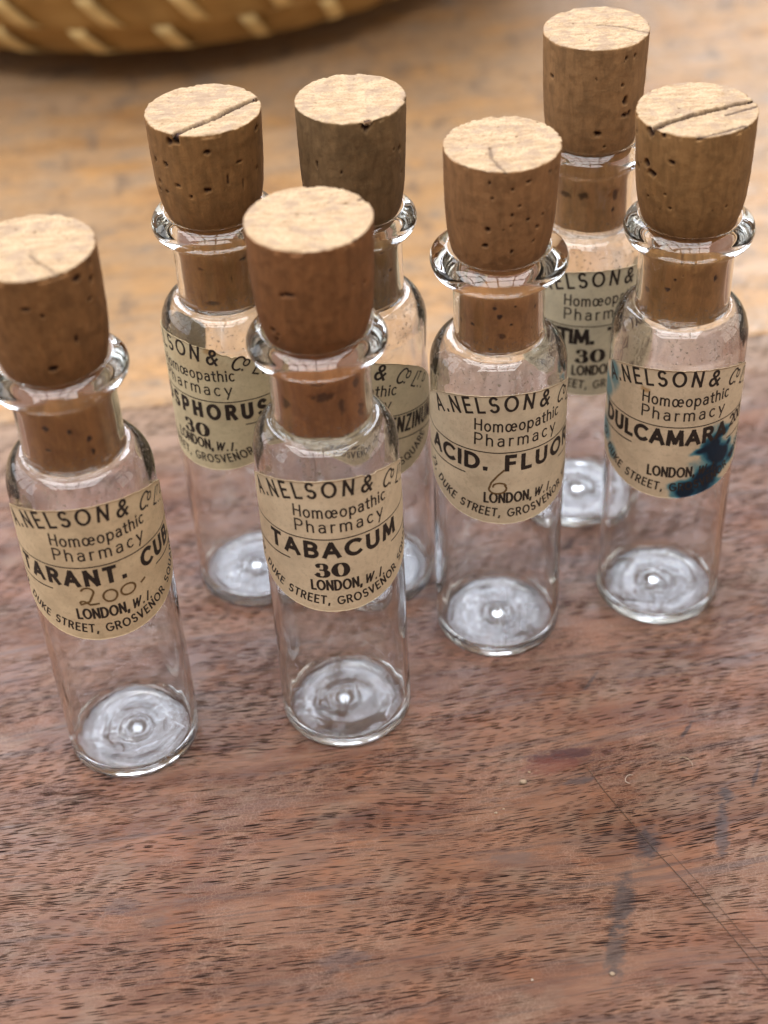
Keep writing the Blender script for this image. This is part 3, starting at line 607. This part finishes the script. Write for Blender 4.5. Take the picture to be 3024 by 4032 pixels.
def label_print(key):
    L = []
    nel = [(u, 6.75 - u*u/(2*19.5)) for u in np.linspace(-10.9, 2.7, 50)]
    L += layout('A.NELSON', nel, 2.2, .36, .80)
    amp = [(u, 6.75 - u*u/(2*19.5)) for u in np.linspace(3.6, 5.6, 10)]
    L += layout('&', amp, 2.25, .36, .78)
    cc = [(u, 6.65 - u*u/(2*19.5)) for u in np.linspace(6.7, 8.6, 10)]
    L += layout('C', cc, 2.2, .30, .74, .16)
    cc = [(u, 7.65 - u*u/(2*19.5)) for u in np.linspace(8.35, 9.2, 6)]
    L += layout('o', cc, 1.5, .24, 1, .1); L.append(([(8.35, 5.02), (8.37, 5.12)], .3))
    cc = [(u, 6.6 - u*u/(2*19.5)) for u in np.linspace(9.6, 10.9, 6)]
    L += layout('L', cc, 2.1, .27, .9, .16)
    if key != 'B':
        cc = [(u, 7.75 - u*u/(2*19.5)) for u in np.linspace(10.75, 12.9, 8)]
        L += layout('TD', cc, 1.15, .2, .9, .1)
        L.append(([(11.1, 3.5), (11.12, 3.6)], .26)); L.append(([(11.9, 3.1), (11.92, 3.2)], .26))
    else: L.append(([(11.2, 3.6), (11.22, 3.7)], .3))
    L += layout('Homœopathic', line_curve(-4.9, 7.3, 3.5), 1.70, .235, .84)
    L += layout('Pharmacy', line_curve(-4.9, 6.7, 1.15), 1.80, .225, .95)
    L.append(([(-16.6, 0), (16.6, 0)], .17))
    L.append(([(-15.9, -4.0), (-6.1, -4.0)], .19)); L.append(([(8.0, -4.0), (15.9, -4.0)], .19))
    names = {'A': [('TARANT.', -10.9, 3.4, .92), ('CUB.', 5.8, 12.9, .92)], 'B': [('PHOSPHORUS', -10.4, 11.1, .80)], 'C': [('BENZINUM', 5.6, 15.5, .56)],
             'D': [('ANTIM.', -9.6, -.5, .95), ('TART.', 1.6, 10.0, .95)], 'E': [('TABACUM', -8.9, 8.8, 1.06)],
             'F': [('ACID.', -12.3, -3.1, 1.06), ('FLUOR.', -.7, 12.0, 1.04)], 'G': [('DULCAMARA', -11.6, 7.4, .95), ('200', 8.2, 11.6, .9)]}[key]
    for (tx, a, b, wx) in names:
        sm = (key == 'G' and tx == '200')
        L += layout(tx, line_curve(a, b, -2.85 if not sm else -2.1), (2.2 if key != 'C' else 2.4) if not sm else 1.7, (.60 if key != 'C' else .42) if not sm else .36, wx)
    pen = []
    if key in 'BDEG' and key != 'G':
        cu = {'B': .45, 'D': -1.0, 'E': -.75}[key]
        L += serif30(cu, -6.2 if key != 'B' else -6.35, 2.25)
    if key == 'C': L += serif30(-.5, -6.2, 2.25)
    if key == 'A':
        pen.append((arc(-1.6, -4.0, .75, .7, 160, -30, 12)+[(-1.5, -5.5), (-2.6, -6.0)]+arc(-2.3, -5.75, .4, .3, 220, 60, 8)+[(-1.5, -6.05), (-.5, -6.0)], .27))
        pen.append((arc(1.05, -5.0, .85, .95, 70, 430, 22), .27)); pen.append((arc(3.35, -4.9, .95, .85, 60, 425, 22), .27)); pen.append(([(5.2, -4.9), (5.75, -4.6)], .3))
    if key == 'F':
        pen.append(([(-.9, -2.9), (-1.7, -3.8), (-2.5, -5.0), (-2.75, -5.9)]+arc(-1.65, -6.0, 1.15, .85, 185, 395, 18)+arc(-1.4, -5.6, .85, .55, 20, 190, 12), .27))
    L += layout('LONDON,', line_curve(-3.4, 3.0, -8.35), 1.55, .31, .66)
    L += layout('W.I.', line_curve(3.4, 6.3, -8.3), 1.35, .25, .74, .2)
    adr = ell_curve(15.0, 9.3, -14.6, 15.8)
    L += layout('73, DUKE STREET, GROSVENOR SQUARE', adr, 1.28, .23, .76)
    return L, pen

LAB = {  # centre u, z of the rule, rotation, paper tint
    'A': (1.5, 39.2, .0, (.72, .54, .31)), 'B': (-6.3, 38.9, .0, (.68, .57, .33)), 'C': (-3.4, 37.1, -.165, (.66, .55, .33)),
    'D': (.7, 38.35, .0, (.72, .64, .42)), 'E': (.5, 38.6, .0, (.74, .58, .36)), 'F': (.9, 38.15, -.02, (.72, .58, .37)), 'G': (-1.2, 36.9, .0, (.72, .56, .35))}
def paper_label(key, parent):
    uc, zc, rot, tint = LAB[key]; sd = ord(key)
    cr, sr = math.cos(rot), math.sin(rot)
    def wrap(u, v, R):
        uu = uc + cr*u - sr*v; zz = zc + sr*u + cr*v; a = uu/9.0
        return np.stack([R*np.sin(a), -R*np.cos(a), zz+0*a], -1)
    nu, nv = 230, 90
    t = np.linspace(-PI/2+.0, PI/2-.0, nu); u = AE*np.sin(t)[:, None]; hb = BE*np.maximum(np.cos(t), .003)[:, None]
    s = np.linspace(0, 1, nv)[None, :]
    topn = .05*vnoise(u*1.1, 0, 0, sd) + .03*vnoise(u*4, 0, 0, sd+1)
    if key == 'B':
        topn = topn - .55*sstep(4.5, 6.5, u)*(1+.5*vnoise(u*2.5, 0, 0, 3)) - .2*sstep(1.0, 1.6, u)
    if key == 'E': topn = topn - .25*sstep(4.0, 4.3, u)*(1-sstep(5.6, 6.2, u))
    botn = .03*vnoise(u*2, 3, 0, sd)
    v = VC - hb + botn + s*(2*hb + topn - botn); u = u+0*s
    off = .035 + .035*vnoise(u*.5, v*.5, 0, sd+5)
    A = wrap(u, v, 9.10+off); Bk = wrap(u, v, 9.035)
    V = np.concatenate([A.reshape(-1, 3), Bk.reshape(-1, 3)])
    Fr = grid_faces(nu, nv, False, 0, True); Fb = grid_faces(nu, nv, False, nu*nv, False)
    per = [(i, 0) for i in range(nu)] + [(nu-1, j) for j in range(1, nv)] + [(i, nv-1) for i in range(nu-2, -1, -1)] + [(0, j) for j in range(nv-2, 0, -1)]
    ids = np.array([i*nv+j for i, j in per]); nx = np.roll(ids, -1)
    Fe = np.stack([ids, nx, nx+nu*nv, ids+nu*nv], -1)
    F = np.concatenate([Fr, Fb, Fe])
    ink = np.zeros_like(u)
    if key == 'G':
        j = .50*fbm(u*.5, v*.5, 0, 9, 2) + .10*fbm(u*1.8, v*1.8, 0, 19, 2)
        for (x, y, rx, ry, ro) in ((5.3, -9.0, 4.4, 2.3, .55), (7.0, -6.6, 2.2, 2.6, 0), (5.6, -4.6, 1.3, 2.2, -.15), (4.1, -4.4, 1.6, .4, .1), (8.6, -4.9, .6, .7, 0), (6.4, -2.6, 1.3, .7, .2), (2.0, -11.2, 1.8, .9, .2)):
            dx, dy = u-x, v-y; c_, s_ = math.cos(ro), math.sin(ro)
            d = np.sqrt(((c_*dx+s_*dy)/rx)**2 + ((-s_*dx+c_*dy)/ry)**2)/1.25
            ink = np.maximum(ink, 1-sstep(.30, 1.45, d+j*.85))
        for (x, y, rx, ry) in ((-10.6, 5.2, 1.9, 3.0), (-12.6, 1.5, 2.0, 3.5), (-12.2, -5.0, 2.2, 3.2), (-9.8, -7.8, 1.6, 1.6)):
            ink = np.maximum(ink, .40*(1-sstep(.3, 1.3, np.hypot((u-x)/rx, (v-y)/ry)+j*.7)))
    amb = np.zeros_like(u)
    if key == 'B': amb = .8*(1-sstep(.5, 1.3, np.hypot((u-4.6)/1.3, (v-8.3)/.6)+.4*fbm(u, v, 0, 2))) + .25*(1-sstep(.5, 1.3, np.hypot((u-2)/5, (v-6)/2)))
    if key == 'G': amb = .9*(1-sstep(.4, 1.2, np.hypot((u+4.6)/.7, (v-5.3)/.4)+.4*fbm(u*2, v*2, 0, 2)))
    dist = np.minimum(s, 1-s)*2*hb + 0*u
    eb = np.exp(-dist/.22)*.8 + .15
    at = {'ink': np.concatenate([ink.ravel(), ink.ravel()*.6]), 'amber': np.concatenate([amb.ravel(), amb.ravel()*0]), 'edge_brown': np.concatenate([eb.ravel()*.7, eb.ravel()*.5])}
    lab = mesh_obj('paper_label', V, F, paper_mat(tint, ord(key)-64), parent, True, at)
    pr, pen = label_print(key)
    for nm, items, mat, base in (('lettering', pr, INK, 9.115), ('handwriting', pen, PEN, 9.125)):
        if not items: continue
        RV, RF = [], []
        for k, it in enumerate(items):
            ribbon(it[0], it[1], RV, RF, base + .0006*(k % 7), it[2] if len(it) > 2 else None)
        RV = np.array(RV); RV[:, 2] += .035 + .035*vnoise(RV[:, 0]*.5, RV[:, 1]*.5, 0, sd+5)
        W = wrap(RV[:, 0], RV[:, 1], RV[:, 2])
        mesh_obj(nm, W, np.array(RF), mat, lab, False)

VL = {'A': 'corked glass vial with TARANT. CUB. label at the left edge, nearest the front',
      'B': 'corked glass vial with PHOSPHORUS 30 label and a split across its cork top',
      'C': 'corked glass vial with BENZINUM label, half hidden behind the TABACUM vial',
      'D': 'corked glass vial farthest back at the right, label half hidden by two vials',
      'E': 'corked glass vial with TABACUM 30 label in the middle of the front row',
      'F': 'corked glass vial with ACID. FLUOR. label and a handwritten 6',
      'G': 'corked glass vial with blue ink stain over its DULCAMARA label'}
for key in 'ABCDEFG':
    x, y = DIM[key][:2]
    v = empty('glass_vial', (x, y, 0.03), VL[key], 'vial', 'small corked glass vials on the table')
    glass_body(key, v); cork(key, v); paper_label(key, v)

# ------------------------------------------------------------------ basket
def rprof(z):
    return 92 + 4.5*(1-math.exp(-(z-9)/2.6)) + .42*(z-9)  # upper wall, out of view, flared wide to shade the table in front
basket = empty('woven_basket', (-52.6, 451.5, 0), 'shallow round woven cane basket standing behind the vials at the top left', 'basket')
CANE1 = cane('dark_cane', (.33, .185, .055), (.46, .285, .10)); CANE2 = cane('pale_cane', (.66, .47, .20), (.74, .56, .26))
NS = 64; KZ = -.0066
def strip(fun, n, wrap_, w_dir, nm, mat, parent):
    V = []; 
    for k in range(n): V += fun(k)
    F = grid_faces(n, 4, True) if not wrap_ else np.concatenate([grid_faces(n, 4, True), np.array([[4*(n-1)+j, 4*(n-1)+(j+1) % 4, (j+1) % 4, j] for j in range(4)])])
    return mesh_obj(nm, np.array(V), F, mat, parent, False)
ROWH = 9.4; NR = 8
for row in range(NR):
    zm = 13.8 + row*ROWH*.98
    def f(k, zm=zm, row=row):
        th = 2*PI*k/512; o = []
        for (dz, dr) in ((-ROWH*.47, 0), (ROWH*.47, 0), (ROWH*.47, -.9), (-ROWH*.47, -.9)):
            z = zm+dz*(1+.03*math.sin(th*7+row)); r = rprof(z) + dr + .55*math.cos(NS/2*(th-KZ*z))*(1 if row % 2 else -1)
            o.append((r*math.cos(th), r*math.sin(th), z+.25*math.sin(th*3+row*2)))
        return o
    strip(f, 512, True, 0, 'weaver', CANE1, basket)
for i in range(NS):
    th0 = 2*PI*i/NS
    def f(k, i=i, th0=th0):
        z = 9.2 + k*.72; sgn = -1 if i % 2 else 1
        # passes over one weaver and under the next
        ph = (z-13.8)/(ROWH*.98); r = rprof(z) - .45 + 1.7*sgn*math.tanh(2.4*math.cos(PI*ph))/.98
        hw = 1.8/ r; a = th0+KZ*z
        return [(( r+dr)*math.cos(a+da), (r+dr)*math.sin(a+da), z) for (da, dr) in ((-hw, .45), (hw, .45), (hw, -.45), (-hw, -.45))]
    strip(f, 100, False, 0, 'stake', CANE2, basket)
# round floor of the basket and its rim
th = np.linspace(0, 2*PI, 97)[:-1]
V = np.concatenate([[(r*math.cos(a), r*math.sin(a), z) for a in th] for (r, z) in ((.1, 8.4), (40, 8.4), (91, 8.6), (91, 10), (40, 9.8), (.1, 9.8))])
mesh_obj('basket_floor', V, grid_faces(6, 96, True), CANE1, basket, False)
V = np.concatenate([[(r*math.cos(a), r*math.sin(a), z) for a in th] for (r, z) in ((66, .05), (70, .05), (71, 8.35), (66, 8.35), (66, .05))])
mesh_obj('foot_ring', V, grid_faces(5, 96, True), CANE1, basket, False)
rr_ = rprof(81)
V = np.concatenate([[((rr_+q)*math.cos(a), (rr_+q)*math.sin(a), 82+p) for a in th] for (q, p) in ((2.6, -2), (2.9, 0), (2.2, 2.2), (0, 3), (-2.2, 2.2), (-2.9, 0), (-2.6, -2), (2.6, -2))])
mesh_obj('rim', V, grid_faces(8, 96, True), CANE2, basket, True)

# ------------------------------------------------------------------ hairs, lint, crumbs
def tube(name, pts, rad, mat, label, cat, taper=True, group=None):
    p = np.array(pts, float); n = len(p); m = 6; t = np.gradient(p, axis=0); t /= np.linalg.norm(t, axis=1)[:, None]
    nn = np.cross(t, [0, 0, 1]); nn /= np.linalg.norm(nn, axis=1)[:, None]+1e-9; bb = np.cross(nn, t)
    rr = rad*(np.clip(np.minimum(np.arange(n), n-1-np.arange(n))/4+.3, 0, 1) if taper else np.ones(n))
    a = np.arange(m)/m*2*PI
    V = (p[:, None, :] + rr[:, None, None]*(np.cos(a)[None, :, None]*nn[:, None, :] + np.sin(a)[None, :, None]*bb[:, None, :])).reshape(-1, 3)
    o0 = p[0].copy(); o = mesh_obj(name, V-o0, grid_faces(n, m, True), mat, None, True)
    o.location = tuple(o0*S); o['label'] = label; o['category'] = cat
    if group: o['group'] = group
    return o
def spline(pts, n):
    p = np.array(pts, float); s = np.concatenate([[0], np.cumsum(np.linalg.norm(np.diff(p, axis=0), axis=1))])
    q = np.linspace(0, s[-1], n); r = np.stack([np.interp(q, s, p[:, k]) for k in range(p.shape[1])], -1)
    for _ in range(max(1, n//12)): r[1:-1] = (r[:-2]+r[1:-1]*2+r[2:])/4
    return r
HAIR = plain('hair', (.05, .024, .010), .35, .5, .3, .5); LINT = plain('lint', (.42, .34, .27), .8, .2, .2)
CR = plain('crumb_pale', (.34, .25, .17), .8, .2, .3)
def flat(pts, z=.10): return [(x, y, z) for x, y in pts]
tube('hair', spline(flat([(24.9, 141.8), (26.9, 136.6), (31.6, 127.2), (35.3, 120.5), (38.7, 113.9), (42.9, 105.2), (45, 101)], .14), 60), .042, HAIR,
     'long thin brown hair lying diagonally on the table at the lower right', 'hair')
tube('hair', spline(flat([(33.9, 126.0), (37.5, 119.4), (40.4, 113.4), (43.6, 107.6), (46, 103)], .13), 50), .026, HAIR,
     'shorter finer hair beside the long one near the lower right corner', 'hair')
def curl(cx, cy, r, a0, a1): return [(cx+r*math.cos(math.radians(a)), cy+r*math.sin(math.radians(a)), .12+.25*abs(math.sin(math.radians(a)))) for a in np.linspace(a0, a1, 22)]
tube('lint_fibre', curl(31.0, 137.6, .75, 60, 250), .05, LINT, 'small pale curl of lint on the table right of the dark stain', 'lint')
tube('lint_fibre', curl(38.3, 139.6, 1.3, -10, 110), .05, CR, 'tan curved lint fibre near the right edge beyond the lint curl', 'lint')
def crumb(x, y, r, label, seed, mat=CR):
    t = np.linspace(0, PI, 7); p = np.arange(10)/10*2*PI
    tt, pp = np.meshgrid(t, p, indexing='ij')
    k = 1+.35*vnoise(np.sin(tt)*np.cos(pp)*1.7+seed, np.sin(tt)*np.sin(pp)*1.7, np.cos(tt)*1.7, seed)
    V = np.stack([r*1.3*k*np.sin(tt)*np.cos(pp), r*k*np.sin(tt)*np.sin(pp), r*.55*(k*np.cos(tt)+1)], -1).reshape(-1, 3)
    o = mesh_obj('crumb', V, grid_faces(7, 10, True), mat, None, True); o.location = (x*S, y*S, .02*S)
    o['label'] = label; o['category'] = 'crumb'
crumb(16.6, 138.3, .36, 'largest pale crumb just in front of the dark reddish stain', 1)
crumb(17.6, 140.0, .14, 'tiny pale speck lying on the dark reddish stain', 2)
crumb(12.5, 133.4, .17, 'pale crumb on the bare table left of the hairs', 3)
crumb(13.6, 134.0, .13, 'small grain just right of the pale crumb on bare table', 5)
crumb(-38.6, 145.3, .15, 'tiny white speck at the left foot of the TARANT. CUB. vial', 6, LINT)
crumb(14.6, 108.0, .15, 'white speck near the bottom edge of the picture', 7, LINT)
crumb(24.2, 108.2, .26, 'flat grey flake beside the long smear at the bottom', 8)
